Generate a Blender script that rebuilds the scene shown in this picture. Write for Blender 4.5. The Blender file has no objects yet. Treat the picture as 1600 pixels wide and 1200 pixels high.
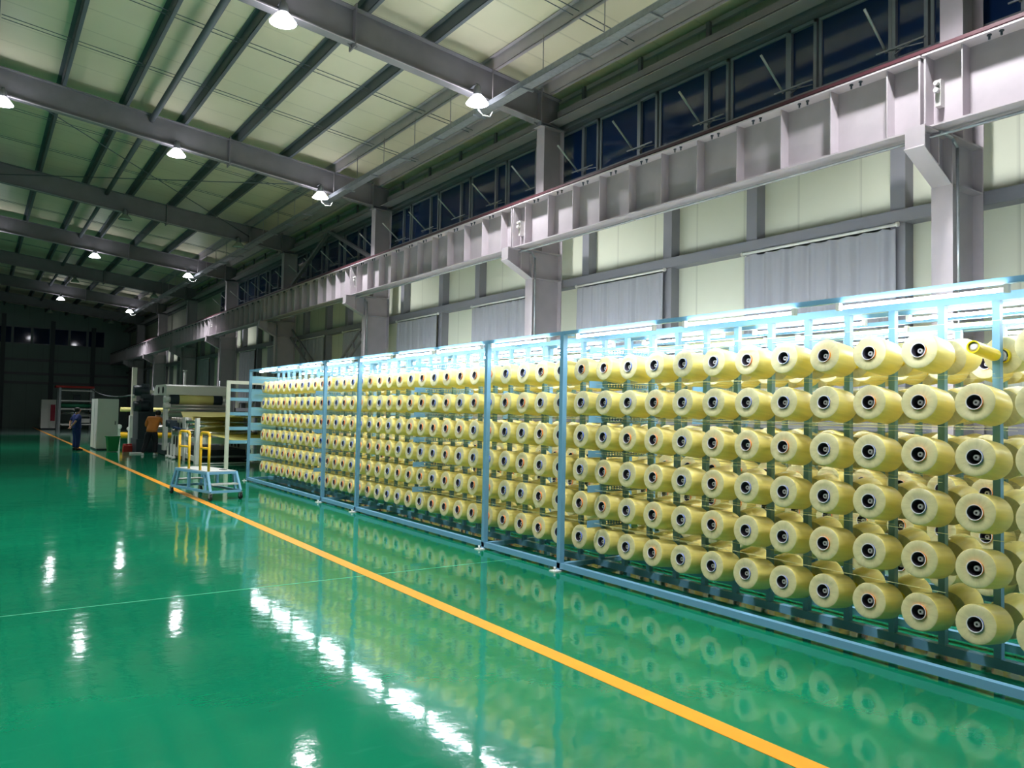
import bpy, math, random
from mathutils import Vector, Matrix, Euler
random.seed(7)
sc = bpy.context.scene
C = sc.collection
PI = math.pi

# ---------------------------------------------------------------- camera, exposure, world
CAM_H = 1.75
RW = ((0.82069498, -0.03762739, -0.57012624),
      (-0.57104447, -0.02051657, -0.82066271),
      (0.01918236, 0.9990812, -0.03832475))
cd = bpy.data.cameras.new('camera'); cam = bpy.data.objects.new('camera', cd); C.objects.link(cam)
cd.sensor_width = 36; cd.lens = 27.0; cd.clip_end = 300
m4 = Matrix(RW).to_4x4(); m4.translation = Vector((0, 0, CAM_H)); cam.matrix_world = m4
sc.camera = cam
sc.view_settings.view_transform = 'Standard'; sc.view_settings.look = 'None'
sc.view_settings.gamma = 1; sc.view_settings.use_curve_mapping = False
sc.view_settings.exposure = 0.3
w = bpy.data.worlds.new('night'); sc.world = w; w.use_nodes = True
w.node_tree.nodes['Background'].inputs[0].default_value = (0.05, 0.12, 0.25, 1)
w.node_tree.nodes['Background'].inputs[1].default_value = 0.35
sc.cycles.use_denoising = True
sc.cycles.max_bounces = 7; sc.cycles.diffuse_bounces = 4; sc.cycles.glossy_bounces = 3
sc.cycles.sample_clamp_indirect = 6.0
TUBE_E = 78.0       # fluorescent-style tubes of the creel
LAMP_E = 45.0      # high bay lens
SPOT_W = 1150.0     # beam of each lit high bay
LAMP_SHADE_E = 15.0   # glowing high bay reflector

# ---------------------------------------------------------------- helpers
def lin(c):
    return tuple((x/12.92 if x <= .04045 else ((x+.055)/1.055)**2.4) for x in (v/255 for v in c)) + (1,)
def mat(name, rgb, rough=.5, metal=0, emit=None, es=0, spec=.5, noise=0, nscale=8, bump=0, bscale=40, alpha=None, aniso=0):
    m = bpy.data.materials.new(name); m.use_nodes = True
    nt = m.node_tree; b = nt.nodes['Principled BSDF']
    col = lin(rgb)
    b.inputs['Base Color'].default_value = col
    b.inputs['Roughness'].default_value = rough; b.inputs['Metallic'].default_value = metal
    b.inputs['Specular IOR Level'].default_value = spec
    if noise or bump:
        tc = nt.nodes.new('ShaderNodeTexCoord')
    if noise:
        n = nt.nodes.new('ShaderNodeTexNoise'); n.inputs['Scale'].default_value = nscale; n.inputs['Detail'].default_value = 4
        nt.links.new(tc.outputs['Object'], n.inputs['Vector'])
        r = nt.nodes.new('ShaderNodeValToRGB')
        r.color_ramp.elements[0].position = .3; r.color_ramp.elements[1].position = .7
        r.color_ramp.elements[0].color = tuple(c*(1-noise) for c in col[:3])+(1,)
        r.color_ramp.elements[1].color = tuple(min(1, c*(1+noise)) for c in col[:3])+(1,)
        nt.links.new(n.outputs['Fac'], r.inputs['Fac']); nt.links.new(r.outputs['Color'], b.inputs['Base Color'])
    if bump:
        n2 = nt.nodes.new('ShaderNodeTexNoise'); n2.inputs['Scale'].default_value = bscale
        nt.links.new(tc.outputs['Object'], n2.inputs['Vector'])
        bp = nt.nodes.new('ShaderNodeBump'); bp.inputs['Strength'].default_value = bump; bp.inputs['Distance'].default_value = .01
        nt.links.new(n2.outputs['Fac'], bp.inputs['Height']); nt.links.new(bp.outputs['Normal'], b.inputs['Normal'])
    if emit is not None:
        b.inputs['Emission Color'].default_value = lin(emit); b.inputs['Emission Strength'].default_value = es
    if alpha is not None:
        b.inputs['Alpha'].default_value = alpha
    return m

M = {}
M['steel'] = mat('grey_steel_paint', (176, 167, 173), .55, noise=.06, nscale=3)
M['steel_dark'] = mat('dark_grey_steel_paint', (120, 117, 123), .55, noise=.08, nscale=3)
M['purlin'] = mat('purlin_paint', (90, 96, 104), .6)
M['girt'] = mat('girt_paint', (128, 128, 136), .55)
M['galv'] = mat('galvanised_steel', (165, 170, 175), .38, .7, noise=.12, nscale=14)
M['blue'] = mat('blue_frame_paint', (112, 162, 194), .38, spec=.5)
M['blue_panel'] = mat('pale_blue_board', (140, 196, 222), .45)
M['tube'] = mat('white_light_tube', (250, 252, 255), .3, emit=(238, 246, 255), es=TUBE_E)
M['cap'] = mat('lamp_end_cap', (225, 225, 220), .4)
M['lens'] = mat('lamp_lens', (255, 255, 255), .3, emit=(250, 250, 255), es=LAMP_E)
M['lens_off'] = mat('unlit_lamp_lens', (150, 165, 150), .15)
M['shade'] = mat('lit_lamp_reflector', (235, 235, 240), .3, emit=(245, 245, 255), es=LAMP_SHADE_E)
M['lamp_metal'] = mat('lamp_housing', (120, 122, 128), .4, .4)
M['white'] = mat('white_machine_paint', (238, 238, 232), .42)
M['cream'] = mat('cream_machine_paint', (234, 230, 212), .42)
M['chrome'] = mat('chrome_roller', (215, 215, 215), .16, 1)
M['pinkroll'] = mat('polished_roller', (215, 205, 198), .28, .55)
M['black'] = mat('black_rubber', (18, 18, 20), .6)
M['dark'] = mat('dark_slate_machine', (48, 60, 70), .45)
M['red'] = mat('red_paint', (190, 45, 38), .45)
M['redbar'] = mat('dark_red_conductor', (72, 34, 42), .5)
M['yellow'] = mat('yellow_paint', (236, 184, 28), .4)
M['tubeyellow'] = mat('yellow_plastic_tube', (246, 214, 10), .35)
M['rimwhite'] = mat('white_tube_rim', (225, 222, 220), .4)
M['rimorange'] = mat('orange_tube_band', (240, 120, 50), .45)
M['rimblue'] = mat('blue_tube_band', (60, 100, 210), .45)
M['hole'] = mat('dark_tube_bore', (66, 60, 72), .55)
M['spindle'] = mat('spindle_metal', (200, 196, 194), .4, .15)
M['bin'] = mat('green_plastic', (12, 130, 66), .45)
M['greenroll'] = mat('green_rubber_roller', (52, 140, 105), .5)
M['cloth'] = mat('grey_curtain_cloth', (152, 153, 160), .85)
M['thread'] = mat('thread', (226, 222, 160), .5)
M['plat'] = mat('platform_plate', (190, 190, 186), .5, .2, bump=.3, bscale=60)
M['skin'] = mat('skin', (196, 146, 120), .6)
M['hair'] = mat('black_hair', (22, 18, 18), .6)
M['navy'] = mat('navy_workwear', (22, 44, 108), .8)
M['orange'] = mat('orange_brown_jacket', (196, 120, 48), .8, bump=.4, bscale=12)
M['trouser'] = mat('black_trousers', (16, 18, 26), .8)
M['sole'] = mat('white_shoe', (205, 205, 205), .6)
M['grating'] = mat('pink_notice_board', (176, 48, 72), .6)

def yarn_mat(name, rgb, ind=.0):
    m = bpy.data.materials.new(name); m.use_nodes = True; nt = m.node_tree; b = nt.nodes['Principled BSDF']
    uv = nt.nodes.new('ShaderNodeUVMap')
    tg = nt.nodes.new('ShaderNodeTangent'); tg.direction_type = 'UV_MAP'
    nt.links.new(tg.outputs[0], b.inputs['Tangent'])
    b.inputs['Anisotropic'].default_value = .8; b.inputs['Anisotropic Rotation'].default_value = .25
    b.inputs['Roughness'].default_value = .38; b.inputs['Specular IOR Level'].default_value = .75
    b.inputs['Sheen Weight'].default_value = .12
    mp = nt.nodes.new('ShaderNodeMapping'); mp.inputs['Scale'].default_value = (24, 2.4, 1)  # streaks along the axis and radially put a satin sheen into the colour
    nt.links.new(uv.outputs[0], mp.inputs[0])
    n = nt.nodes.new('ShaderNodeTexNoise'); n.inputs['Scale'].default_value = 1.0; n.inputs['Detail'].default_value = 3
    nt.links.new(mp.outputs[0], n.inputs['Vector'])
    r = nt.nodes.new('ShaderNodeValToRGB'); c = lin(rgb)
    r.color_ramp.elements[0].position = .3; r.color_ramp.elements[1].position = .75
    r.color_ramp.elements[0].color = tuple(x*.86 for x in c[:3])+(1,)
    r.color_ramp.elements[1].color = tuple(min(1, x*1.07) for x in c[:3])+(1,)
    nt.links.new(n.outputs['Fac'], r.inputs['Fac']); nt.links.new(r.outputs[0], b.inputs['Base Color'])
    bp = nt.nodes.new('ShaderNodeBump'); bp.inputs['Strength'].default_value = .1; bp.inputs['Distance'].default_value = .003
    nt.links.new(n.outputs['Fac'], bp.inputs['Height']); nt.links.new(bp.outputs[0], b.inputs['Normal'])
    return m
M['yarn'] = yarn_mat('pale_yellow_yarn', (246, 228, 132))
M['yarn_end'] = yarn_mat('yarn_package_end', (212, 202, 150))
M['sheet'] = mat('yarn_sheet', (232, 222, 138), .5)

class MB:
    """collects shapes and links them as one mesh object"""
    def __init__(s): s.v = []; s.f = []; s.mi = []; s.sm = []; s.uv = {}
    def quad_box(s, cs, mi=0):
        b = len(s.v); s.v += [tuple(c) for c in cs]
        for q in ((0,3,2,1),(4,5,6,7),(0,1,5,4),(1,2,6,5),(2,3,7,6),(3,0,4,7)):
            s.f.append(tuple(b+i for i in q)); s.mi.append(mi); s.sm.append(False)
        return s
    def box(s, x0, x1, y0, y1, z0, z1, mi=0):
        return s.quad_box([(x0,y0,z0),(x1,y0,z0),(x1,y1,z0),(x0,y1,z0),(x0,y0,z1),(x1,y0,z1),(x1,y1,z1),(x0,y1,z1)], mi)
    def bar(s, p, q, w, h, up=(0,0,1), mi=0):
        p = Vector(p); q = Vector(q); d = (q-p).normalized(); up = Vector(up)
        sx = d.cross(up)
        if sx.length < 1e-4: sx = d.cross(Vector((1,0,0)))
        sx.normalize(); sz = sx.cross(d).normalized()
        a = sx*w/2; b = sz*h/2
        return s.quad_box([p-a-b, p+a-b, q+a-b, q-a-b, p-a+b, p+a+b, q+a+b, q-a+b], mi)
    def tube(s, p, q, r, n=10, r2=None, mi=0, caps=True):
        p = Vector(p); q = Vector(q); d = (q-p).normalized(); r2 = r if r2 is None else r2
        a = d.orthogonal().normalized(); b = d.cross(a)
        k = len(s.v)
        for (o, rr) in ((p, r), (q, r2)):
            for i in range(n):
                t = 2*PI*i/n; s.v.append(tuple(o + a*(math.cos(t)*rr) + b*(math.sin(t)*rr)))
        for i in range(n):
            j = (i+1) % n; s.f.append((k+i, k+j, k+n+j, k+n+i)); s.mi.append(mi); s.sm.append(True)
        if caps:
            s.f.append(tuple(k+n-1-i for i in range(n))); s.mi.append(mi); s.sm.append(False)
            s.f.append(tuple(k+n+i for i in range(n))); s.mi.append(mi); s.sm.append(False)
        return s
    def path(s, pts, r, n=8, mi=0):
        for a, b in zip(pts, pts[1:]): s.tube(a, b, r, n, mi=mi)
        return s
    def lathe(s, prof, n=24, mi=0, T=None, closed=False, mis=None):
        """profile of (r, z) round the local z axis"""
        k = len(s.v); L = len(prof)
        for (r, z) in prof:
            for i in range(n):
                t = 2*PI*i/n; v = Vector((r*math.cos(t), r*math.sin(t), z))
                s.v.append(tuple(T @ v if T else v))
        for a in range(L-1 if not closed else L):
            b_ = (a+1) % L
            for i in range(n):
                j = (i+1) % n
                s.uv[len(s.f)] = ((i/n, a/L), ((i+1)/n, a/L), ((i+1)/n, (a+1)/L), (i/n, (a+1)/L))
                s.f.append((k+a*n+i, k+a*n+j, k+b_*n+j, k+b_*n+i)); s.mi.append(mis[a] if mis else mi); s.sm.append(True)
        return s
    def prism(s, poly, axis, lo, hi, mi=0):
        """poly of 2d points extruded along axis 'x','y' or 'z'"""
        def P(a, b, t):
            return {'x': (t, a, b), 'y': (a, t, b), 'z': (a, b, t)}[axis]
        k = len(s.v); n = len(poly)
        s.v += [P(a, b, lo) for a, b in poly] + [P(a, b, hi) for a, b in poly]
        for i in range(n):
            j = (i+1) % n; s.f.append((k+i, k+j, k+n+j, k+n+i)); s.mi.append(mi); s.sm.append(False)
        s.f.append(tuple(k+n-1-i for i in range(n))); s.mi.append(mi); s.sm.append(False)
        s.f.append(tuple(k+n+i for i in range(n))); s.mi.append(mi); s.sm.append(False)
        return s
    def mesh(s, name, mats):
        me = bpy.data.meshes.new(name); me.from_pydata(s.v, [], s.f)
        for m in (mats if isinstance(mats, (list, tuple)) else [mats]): me.materials.append(m)
        me.polygons.foreach_set('material_index', s.mi); me.polygons.foreach_set('use_smooth', s.sm)
        if s.uv:
            ul = me.uv_layers.new(name='UVMap')
            for fi, uvs in s.uv.items():
                p = me.polygons[fi]
                for li, q in zip(p.loop_indices, uvs): ul.data[li].uv = q
        if s.uv: me.set_sharp_from_angle(angle=math.radians(28))
        me.update()
        return me
    def build(s, name, mats, parent=None, loc=None):
        o = bpy.data.objects.new(name, s.mesh(name, mats)); C.objects.link(o)
        if parent is not None: o.parent = parent
        if loc is not None: o.location = loc
        return o

def tag(o, label, cat=None, group=None, kind=None):
    if label: o['label'] = label
    if cat: o['category'] = cat
    if group: o['group'] = group
    if kind: o['kind'] = kind
    return o
def empty(name, loc=(0,0,0), rz=0, label=None, cat=None, group=None, kind=None):
    o = bpy.data.objects.new(name, None); C.objects.link(o); o.location = loc; o.rotation_euler = (0,0,rz)
    o.empty_display_size = .1
    return tag(o, label, cat, group, kind)
def inst(name, me, parent=None, M4=None, loc=None):
    o = bpy.data.objects.new(name, me); C.objects.link(o)
    if parent is not None: o.parent = parent
    if M4 is not None: o.matrix_basis = M4
    if loc is not None: o.location = loc
    return o
ORD = ['zeroth','first','second','third','fourth','fifth','sixth','seventh','eighth','ninth','tenth','eleventh','twelfth','thirteenth','fourteenth','fifteenth']

# ---------------------------------------------------------------- floor
BAY = 8.1; Y0 = 4.4; YC = [Y0 + BAY*i for i in range(8)]; YEND = 69.3
XW = 10.0; XL = -14.0; YB = -8.0; RIDGE = -2.0
def zr(x):      # underside of the rafters
    return 8.70 - .108*x if x > RIDGE else 8.70 - .108*RIDGE - .108*(RIDGE-x)
def floor_mat():
    m = bpy.data.materials.new('green_epoxy_floor'); m.use_nodes = True; nt = m.node_tree; N = nt.nodes; L = nt.links
    b = N['Principled BSDF']; geo = N.new('ShaderNodeNewGeometry'); sep = N.new('ShaderNodeSeparateXYZ')
    L.new(geo.outputs['Position'], sep.inputs[0])
    n = N.new('ShaderNodeTexNoise'); n.inputs['Scale'].default_value = .55; n.inputs['Detail'].default_value = 5
    L.new(geo.outputs['Position'], n.inputs['Vector'])
    r = N.new('ShaderNodeValToRGB'); r.color_ramp.elements[0].position = .25; r.color_ramp.elements[1].position = .75
    r.color_ramp.elements[0].color = lin((8, 104, 74)); r.color_ramp.elements[1].color = lin((14, 124, 86))
    L.new(n.outputs['Fac'], r.inputs[0])
    # faint scuffs
    mp = N.new('ShaderNodeMapping'); mp.inputs['Scale'].default_value = (1.2, 6, 1); mp.inputs['Rotation'].default_value = (0, 0, .5)
    L.new(geo.outputs['Position'], mp.inputs[0])
    n3 = N.new('ShaderNodeTexNoise'); n3.inputs['Scale'].default_value = 2.2; n3.inputs['Detail'].default_value = 3; n3.inputs['Roughness'].default_value = .5
    L.new(mp.outputs[0], n3.inputs['Vector'])
    r3 = N.new('ShaderNodeValToRGB'); r3.color_ramp.elements[0].position = .62; r3.color_ramp.elements[1].position = .82
    L.new(n3.outputs['Fac'], r3.inputs[0])
    mx0 = N.new('ShaderNodeMixRGB'); mx0.inputs[2].default_value = lin((62, 152, 120))
    sc_ = N.new('ShaderNodeMath'); sc_.operation = 'MULTIPLY'; sc_.inputs[1].default_value = .2
    L.new(r3.outputs[0], sc_.inputs[0]); L.new(sc_.outputs[0], mx0.inputs[0]); L.new(r.outputs[0], mx0.inputs[1])
    # grey concrete beyond the painted area
    st = N.new('ShaderNodeMath'); st.operation = 'GREATER_THAN'; st.inputs[1].default_value = 51.7; L.new(sep.outputs['Y'], st.inputs[0])
    mx = N.new('ShaderNodeMixRGB'); L.new(st.outputs[0], mx.inputs[0]); L.new(mx0.outputs[0], mx.inputs[1]); mx.inputs[2].default_value = lin((92, 118, 112))
    L.new(mx.outputs[0], b.inputs['Base Color'])
    n2 = N.new('ShaderNodeTexNoise'); n2.inputs['Scale'].default_value = 1.1; n2.inputs['Detail'].default_value = 3
    L.new(geo.outputs['Position'], n2.inputs['Vector'])
    n4 = N.new('ShaderNodeTexNoise'); n4.inputs['Scale'].default_value = 15; n4.inputs['Detail'].default_value = 3
    L.new(geo.outputs['Position'], n4.inputs['Vector'])
    b1 = N.new('ShaderNodeBump'); b1.inputs['Strength'].default_value = .22; b1.inputs['Distance'].default_value = .03
    L.new(n2.outputs['Fac'], b1.inputs['Height'])
    b2 = N.new('ShaderNodeBump'); b2.inputs['Strength'].default_value = .13; b2.inputs['Distance'].default_value = .004
    L.new(n4.outputs['Fac'], b2.inputs['Height']); L.new(b1.outputs[0], b2.inputs['Normal']); L.new(b2.outputs[0], b.inputs['Normal'])
    rr = N.new('ShaderNodeMapRange'); rr.inputs['To Min'].default_value = .05; rr.inputs['To Max'].default_value = .085
    L.new(n2.outputs['Fac'], rr.inputs[0]); L.new(rr.outputs[0], b.inputs['Roughness'])
    b.inputs['IOR'].default_value = 1.62
    return m
fl = MB().box(XL, XW+.3, YB, YEND+.3, -.2, 0).build('floor', floor_mat()); tag(fl, 'glossy green epoxy floor of the hall', kind='structure')
M['line'] = mat('orange_yellow_line_paint', (228, 152, 40), .28, noise=.06, nscale=6)
M['line_far'] = M['line']
tag(MB().box(3.44, 3.58, YB, YEND-.5, 0, .0025).build('floor_line', M['line']), 'long orange yellow line painted on the green floor beside the rack', 'floor marking')
M['seam'] = mat('floor_seam', (96, 186, 150), .3)
for i, y in enumerate((7.62,)):
    tag(MB().box(XL+.1, XW-.3, y-.006, y+.006, 0, .0015).build('floor_seam', M['seam']), 'thin pale seam crossing the green floor under the long yellow line', 'floor seam')

# ---------------------------------------------------------------- ceiling, walls
def ribbed(name, rgb, axis, period, rough=.55, depth=.25, jrgb=None):
    m = bpy.data.materials.new(name); m.use_nodes = True; nt = m.node_tree; N = nt.nodes; L = nt.links; b = N['Principled BSDF']
    geo = N.new('ShaderNodeNewGeometry'); sep = N.new('ShaderNodeSeparateXYZ'); L.new(geo.outputs['Position'], sep.inputs[0])
    mu = N.new('ShaderNodeMath'); mu.operation = 'MULTIPLY'; mu.inputs[1].default_value = 1/period; L.new(sep.outputs[axis], mu.inputs[0])
    fr = N.new('ShaderNodeMath'); fr.operation = 'FRACT'; L.new(mu.outputs[0], fr.inputs[0])
    r = N.new('ShaderNodeValToRGB'); e = r.color_ramp.elements
    e[0].position = 0; e[0].color = (0,0,0,1); e[1].position = .05; e[1].color = (1,1,1,1)
    L.new(fr.outputs[0], r.inputs[0])
    mx = N.new('ShaderNodeMixRGB'); L.new(r.outputs[0], mx.inputs[0]); c = lin(rgb)
    mx.inputs[1].default_value = tuple(x*.72 for x in c[:3])+(1,)
    n = N.new('ShaderNodeTexNoise'); n.inputs['Scale'].default_value = .7; n.inputs['Detail'].default_value = 4; L.new(geo.outputs['Position'], n.inputs['Vector'])
    r2 = N.new('ShaderNodeValToRGB'); r2.color_ramp.elements[0].position = .3; r2.color_ramp.elements[1].position = .7
    r2.color_ramp.elements[0].color = tuple(x*.92 for x in c[:3])+(1,); r2.color_ramp.elements[1].color = c
    L.new(n.outputs['Fac'], r2.inputs[0]); L.new(r2.outputs[0], mx.inputs[2])
    L.new(mx.outputs[0], b.inputs['Base Color'])
    bp = N.new('ShaderNodeBump'); bp.inputs['Strength'].default_value = depth; bp.inputs['Distance'].default_value = .01
    L.new(r.outputs[0], bp.inputs['Height']); L.new(bp.outputs[0], b.inputs['Normal'])
    b.inputs['Roughness'].default_value = rough; b.inputs['Specular IOR Level'].default_value = .35
    return m
RD = .62; PD = .25    # rafter and purlin depth
zc_ = lambda x: zr(x) + RD + PD
cm = MB()
cm.prism([(RIDGE, zc_(RIDGE)), (XW+.4, zc_(XW+.4)), (XW+.4, zc_(XW+.4)+.08), (RIDGE, zc_(RIDGE)+.08)][::-1], 'y', YB-.3, YEND+.3)
cm.prism([(XL-.3, zc_(XL-.3)), (RIDGE, zc_(RIDGE)), (RIDGE, zc_(RIDGE)+.08), (XL-.3, zc_(XL-.3)+.08)][::-1], 'y', YB-.3, YEND+.3)
tag(cm.build('ceiling', ribbed('roof_sheet', (216, 208, 182), 'Y', .98, .5)), 'pale green roof sheeting above the steel purlins', kind='structure')
wm = ribbed('wall_sheet', (206, 209, 190), 'Y', 1.0, .6, .12)
tag(MB().box(XW+.1, XW+.25, YB, YEND, 0, zc_(XW+.1)).build('wall_right', wm), 'pale panelled side wall behind the yarn rack', kind='structure')
tag(MB().box(XL-.25, XL, YB, YEND, 0, zc_(XL)).build('wall_left', wm), 'pale panelled wall on the far left side', kind='structure')
def gable(y0, y1, name, lab):
    poly = [(XL-.25, 0), (XW+.25, 0), (XW+.25, zc_(XW+.25)), (RIDGE, zc_(RIDGE)), (XL-.25, zc_(XL-.25))]
    tag(MB().prism(poly, 'y', y0, y1).build(name, ribbed(name+'_sheet', (150, 168, 165), 'X', 1.0, .6, .12)), lab, kind='structure')
gable(YEND, YEND+.25, 'wall_far', 'dark far end wall of the hall beyond the machines')
gable(YB-.25, YB, 'wall_near', 'end wall behind the camera')

# ---------------------------------------------------------------- steel frame: columns, rafters, purlins
def ibeam_v(mb, x0, x1, y, z0, z1, fw, tf=.016, tw=.012):
    mb.box(x0, x0+tf, y-fw/2, y+fw/2, z0, z1); mb.box(x1-tf, x1, y-fw/2, y+fw/2, z0, z1)
    mb.box(x0+tf, x1-tf, y-tw/2, y+tw/2, z0, z1)
ZB0, ZB1 = 5.03, 5.88     # crane beam bottom and top
def column(y, i):
    t = empty('steel_column', (9.5, y, 0), 0, f'tall grey steel column on the right wall, {ORD[i+1]} from the camera', 'column', 'columns along the right wall', 'structure')
    mb = MB(); ibeam_v(mb, -.45, .3, 0, 0, ZB0, .24); mb.box(-.45, .3, -.12, .12, ZB0-.0, ZB0+.02); mb.box(-.434, .284, -.115, .115, 4.48, 4.5)
    mb.build('lower_shaft', M['steel'], t)
    mb = MB(); ibeam_v(mb, -.22, .3, 0, ZB0+.02, zr(9.5)-.05, .26)
    mb.build('upper_shaft', M['steel'], t)
    mb = MB()     # bracket carrying the crane beam
    mb.prism([(-1.04, ZB0), (-1.04, 4.79), (-.45, 4.49), (-.45, ZB0)], 'y', -.006, .006)
    mb.box(-1.04, -.45, -.11, .11, ZB0-.016, ZB0)
    mb.bar((-1.07, 0, 4.79), (-.45, 0, 4.475), .22, .016)
    mb.box(-1.05, -1.034, -.11, .11, 4.79, ZB0); mb.box(-.72, -.708, -.1, .1, 4.64, ZB0-.016)
    mb.build('bracket', M['steel'], t)
    MB().path([(-.75, -.13, ZB0-.03), (-.5, -.14, ZB0-.05), (-.42, -.16, ZB0-.15), (-.4, -.16, 3.0), (-.4, -.16, .3)], .018, 8).build('conduit', M['galv'], t)
    MB().box(-.5, .35, -.16, .16, 0, .03).build('base_plate', M['steel_dark'], t)
for i, y in enumerate(YC): column(y, i)

RAFX = [9.72, RIDGE, XL+.1]
KX = (3.0, 5.65, 8.35)
for i, y in enumerate(YC + [-3.7]):
    nm = f'grey roof beam crossing the hall, {ORD[i+1]} from the camera' if i < 8 else 'grey roof beam just behind the camera'
    t = empty('roof_rafter', (0, y, 0), 0, nm, 'roof beam', 'roof beams across the hall', 'structure')
    mb = MB()
    for xa, xb in ((9.72, RIDGE), (RIDGE, XL+.05)):
        za, zb = zr(xa), zr(xb)
        for dz, wd, h in ((.008, .24, .016), (RD-.008, .24, .016)):
            mb.bar((xa, 0, za+dz), (xb, 0, zb+dz), wd, h)
        mb.bar((xa, 0, za+RD/2), (xb, 0, zb+RD/2), .012, RD-.03)
    mb.build('web_and_flanges', M['steel_dark'], t)
    for x in (5.15, 9.2, -2.0):
        mb = MB(); mb.box(x-.012, x+.012, -.14, .14, zr(x)-.08, zr(x)+RD+.06)
        mb.prism([(x-.1, zr(x)), (x-.012, zr(x)-.07), (x+.012, zr(x)-.07), (x+.1, zr(x)-.01)][::-1], 'y', -.006, .006)
        mb.build('splice_plate', M['steel_dark'], t)
    mb = MB(); mb.box(9.2, 9.85, -.12, .12, zr(9.5)-.05, zr(9.5)-.03); mb.bar((9.25, 0, zr(9.25)+.02), (8.9, 0, zr(8.9)+.01), .2, .014)
    mb.build('cap_plate', M['steel'], t)
    for x in (3.0-.25, 5.65-.25, 8.05-.2):
        mb = MB(); mb.bar((x, .02, zr(x)+.03), (x+.05, .62, zr(x)+RD+.12), .05, .05); mb.build('knee_brace', M['steel'], t)
    # rail cable along the underside
    MB().tube((9.0, -.13, zr(9.0)-.02), (RIDGE, -.13, zr(RIDGE)-.02), .008, 6).build('cable', M['steel'], t)
PX = [9.41 - 1.34*k for k in range(9)] + [-3.3, -4.7, -6.1, -7.5, -8.9, -10.3, -11.7, -13.1]
for k, x in enumerate(PX):
    zb = zr(x) + RD
    if k == 0:
        nm = 'grey roof purlin running lengthwise nearest the right wall'
    elif x > 0:
        nm = f'dark roof purlin running lengthwise, {ORD[k+1]} in from the right wall'
    else:
        nm = f'roof purlin left of the picture, {ORD[k-6] if k-6 < 16 else "last"} of those out of view'
    mb = MB(); mb.box(x-.035, x-.027, YB, YEND, zb, zb+PD); mb.box(x-.035, x+.045, YB, YEND, zb, zb+.008); mb.box(x-.115, x-.027, YB, YEND, zb+PD-.008, zb+PD)
    tag(mb.build('roof_purlin', M['steel' if k < 2 else 'purlin']), nm, 'purlin', 'purlins under the roof sheets', 'structure')  # two wall-side purlins lighter: light falling on them is put into their colour
# sag rods, two pairs per bay
for i, y in enumerate(YC[:6]):
    for j, dy in enumerate((2.7, 5.4)):
        mb = MB()
        for e in (0, .16):
            x0, x1 = 9.3, .1
            mb.bar((x0, y+dy+e, zr(x0)+RD+.06), (x1, y+dy+e, zr(x1)+RD+.06), .012, .012)
        tag(mb.build('sag_rod', M['purlin']), f'pair of thin rods between purlins, {("nearer" , "farther")[j]} pair in the {ORD[i+1]} roof bay', 'rod', 'rods between the purlins', 'structure')
# round strut
for i, y in enumerate([-3.7]+YC[:7]):
    x = 3.28
    lab = f'round steel strut pipe under the roof in the {ORD[i] if i else "nearest"} bay from camera'
    tag(MB().tube((x, y+.02, zr(x)+RD-.12), (x, y+BAY-.02, zr(x)+RD-.12), .07, 12).build('strut_pipe', M['purlin']), lab, 'pipe', 'strut pipes between the roof beams', 'structure')
# roof cross bracing
for i, (y0, y1) in enumerate(((YC[2], YC[3]), (YC[2], YC[3]))):
    xa, xb = ((.3, 8.0), (8.0, .3))[i]
    tag(MB().tube((xa, y0, zr(xa)+.25), (xb, y1, zr(xb)+.25), .013, 6).build('brace_rod', M['purlin']), ('thin roof brace rod slanting right beyond the second lit beam', 'thin roof brace rod slanting left beyond the second lit beam')[i], 'rod', None, 'structure')

# wall girts and posts
girts = [(4.36, .17, 'lower grey wall rail above the curtains'), (6.42, .16, 'dark wall rail under the high windows'), (7.70, .1, 'grey wall rail over the high windows'), (1.6, .16, 'grey wall rail low on the right wall')]
for z, h, lab in girts:
    mb = MB(); mb.box(9.86, 10.1, YB, YEND, z, z+h); tag(mb.build('wall_girt', M['girt']), lab, 'wall rail', None, 'structure')
OFF = (.98, 3.32, 5.12, 7.35)
for i, y in enumerate([-3.7]+YC):
    for j, o in enumerate(OFF):
        yy = y+o
        if yy > YEND-.2: continue
        mb = MB(); mb.box(9.9, 9.912, yy-.1, yy+.1, 0, 6.42); mb.box(9.912, 10.1, yy-.1, yy-.088, 0, 6.42); mb.box(9.912, 10.1, yy+.088, yy+.1, 0, 6.42)
        nm = f'dark grey wall post, {ORD[j+1]} beyond the {ORD[i]} column' if i else f'dark grey wall post behind camera, {ORD[j+1]} one'
        tag(mb.build('wall_post', M['girt']), nm, 'wall post', 'posts on the right wall', 'structure')
# eaves above the high windows
mb = MB(); mb.box(9.98, 10.1, YB, YEND, 7.8, 7.98); tag(mb.build('trim_1', ribbed('flashing', (165, 165, 165), 'Z', .06, .5, .2)), 'grey flashing strip above the high windows', kind='structure')
mb = MB(); mb.box(9.46, 9.74, YB, YEND, 7.74, 7.755); mb.box(9.74, 9.755, YB, YEND, 7.74, 7.9)
tag(mb.build('eaves_beam', M['steel']), 'long light grey eaves beam joining the column heads', 'beam', None, 'structure')
mb = MB(); mb.box(9.7, 9.8, YB, YEND, 7.93, 8.05); tag(mb.build('eaves_tube', M['steel']), 'dark eaves tube above the light grey eaves beam', 'beam', None, 'structure')
mb = MB()
y = YB
mb.box(9.9, 9.96, YB, YEND, 8.34, 8.42)
tag(mb.build('eaves_rail', M['steel']), 'dark rail over the eaves openings', 'beam', None, 'structure')
y = YB+.4; n = 0
while y < 45:
    n += 1
    if y > 2: tag(MB().box(9.84, 9.9, y-.04, y+.04, 8.05, 8.4).build('eaves_stud', M['steel_dark']), 'short dark stud between eaves tube and eaves rail', 'stud', 'studs under the eaves', 'structure')
    y += 1.62

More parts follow.
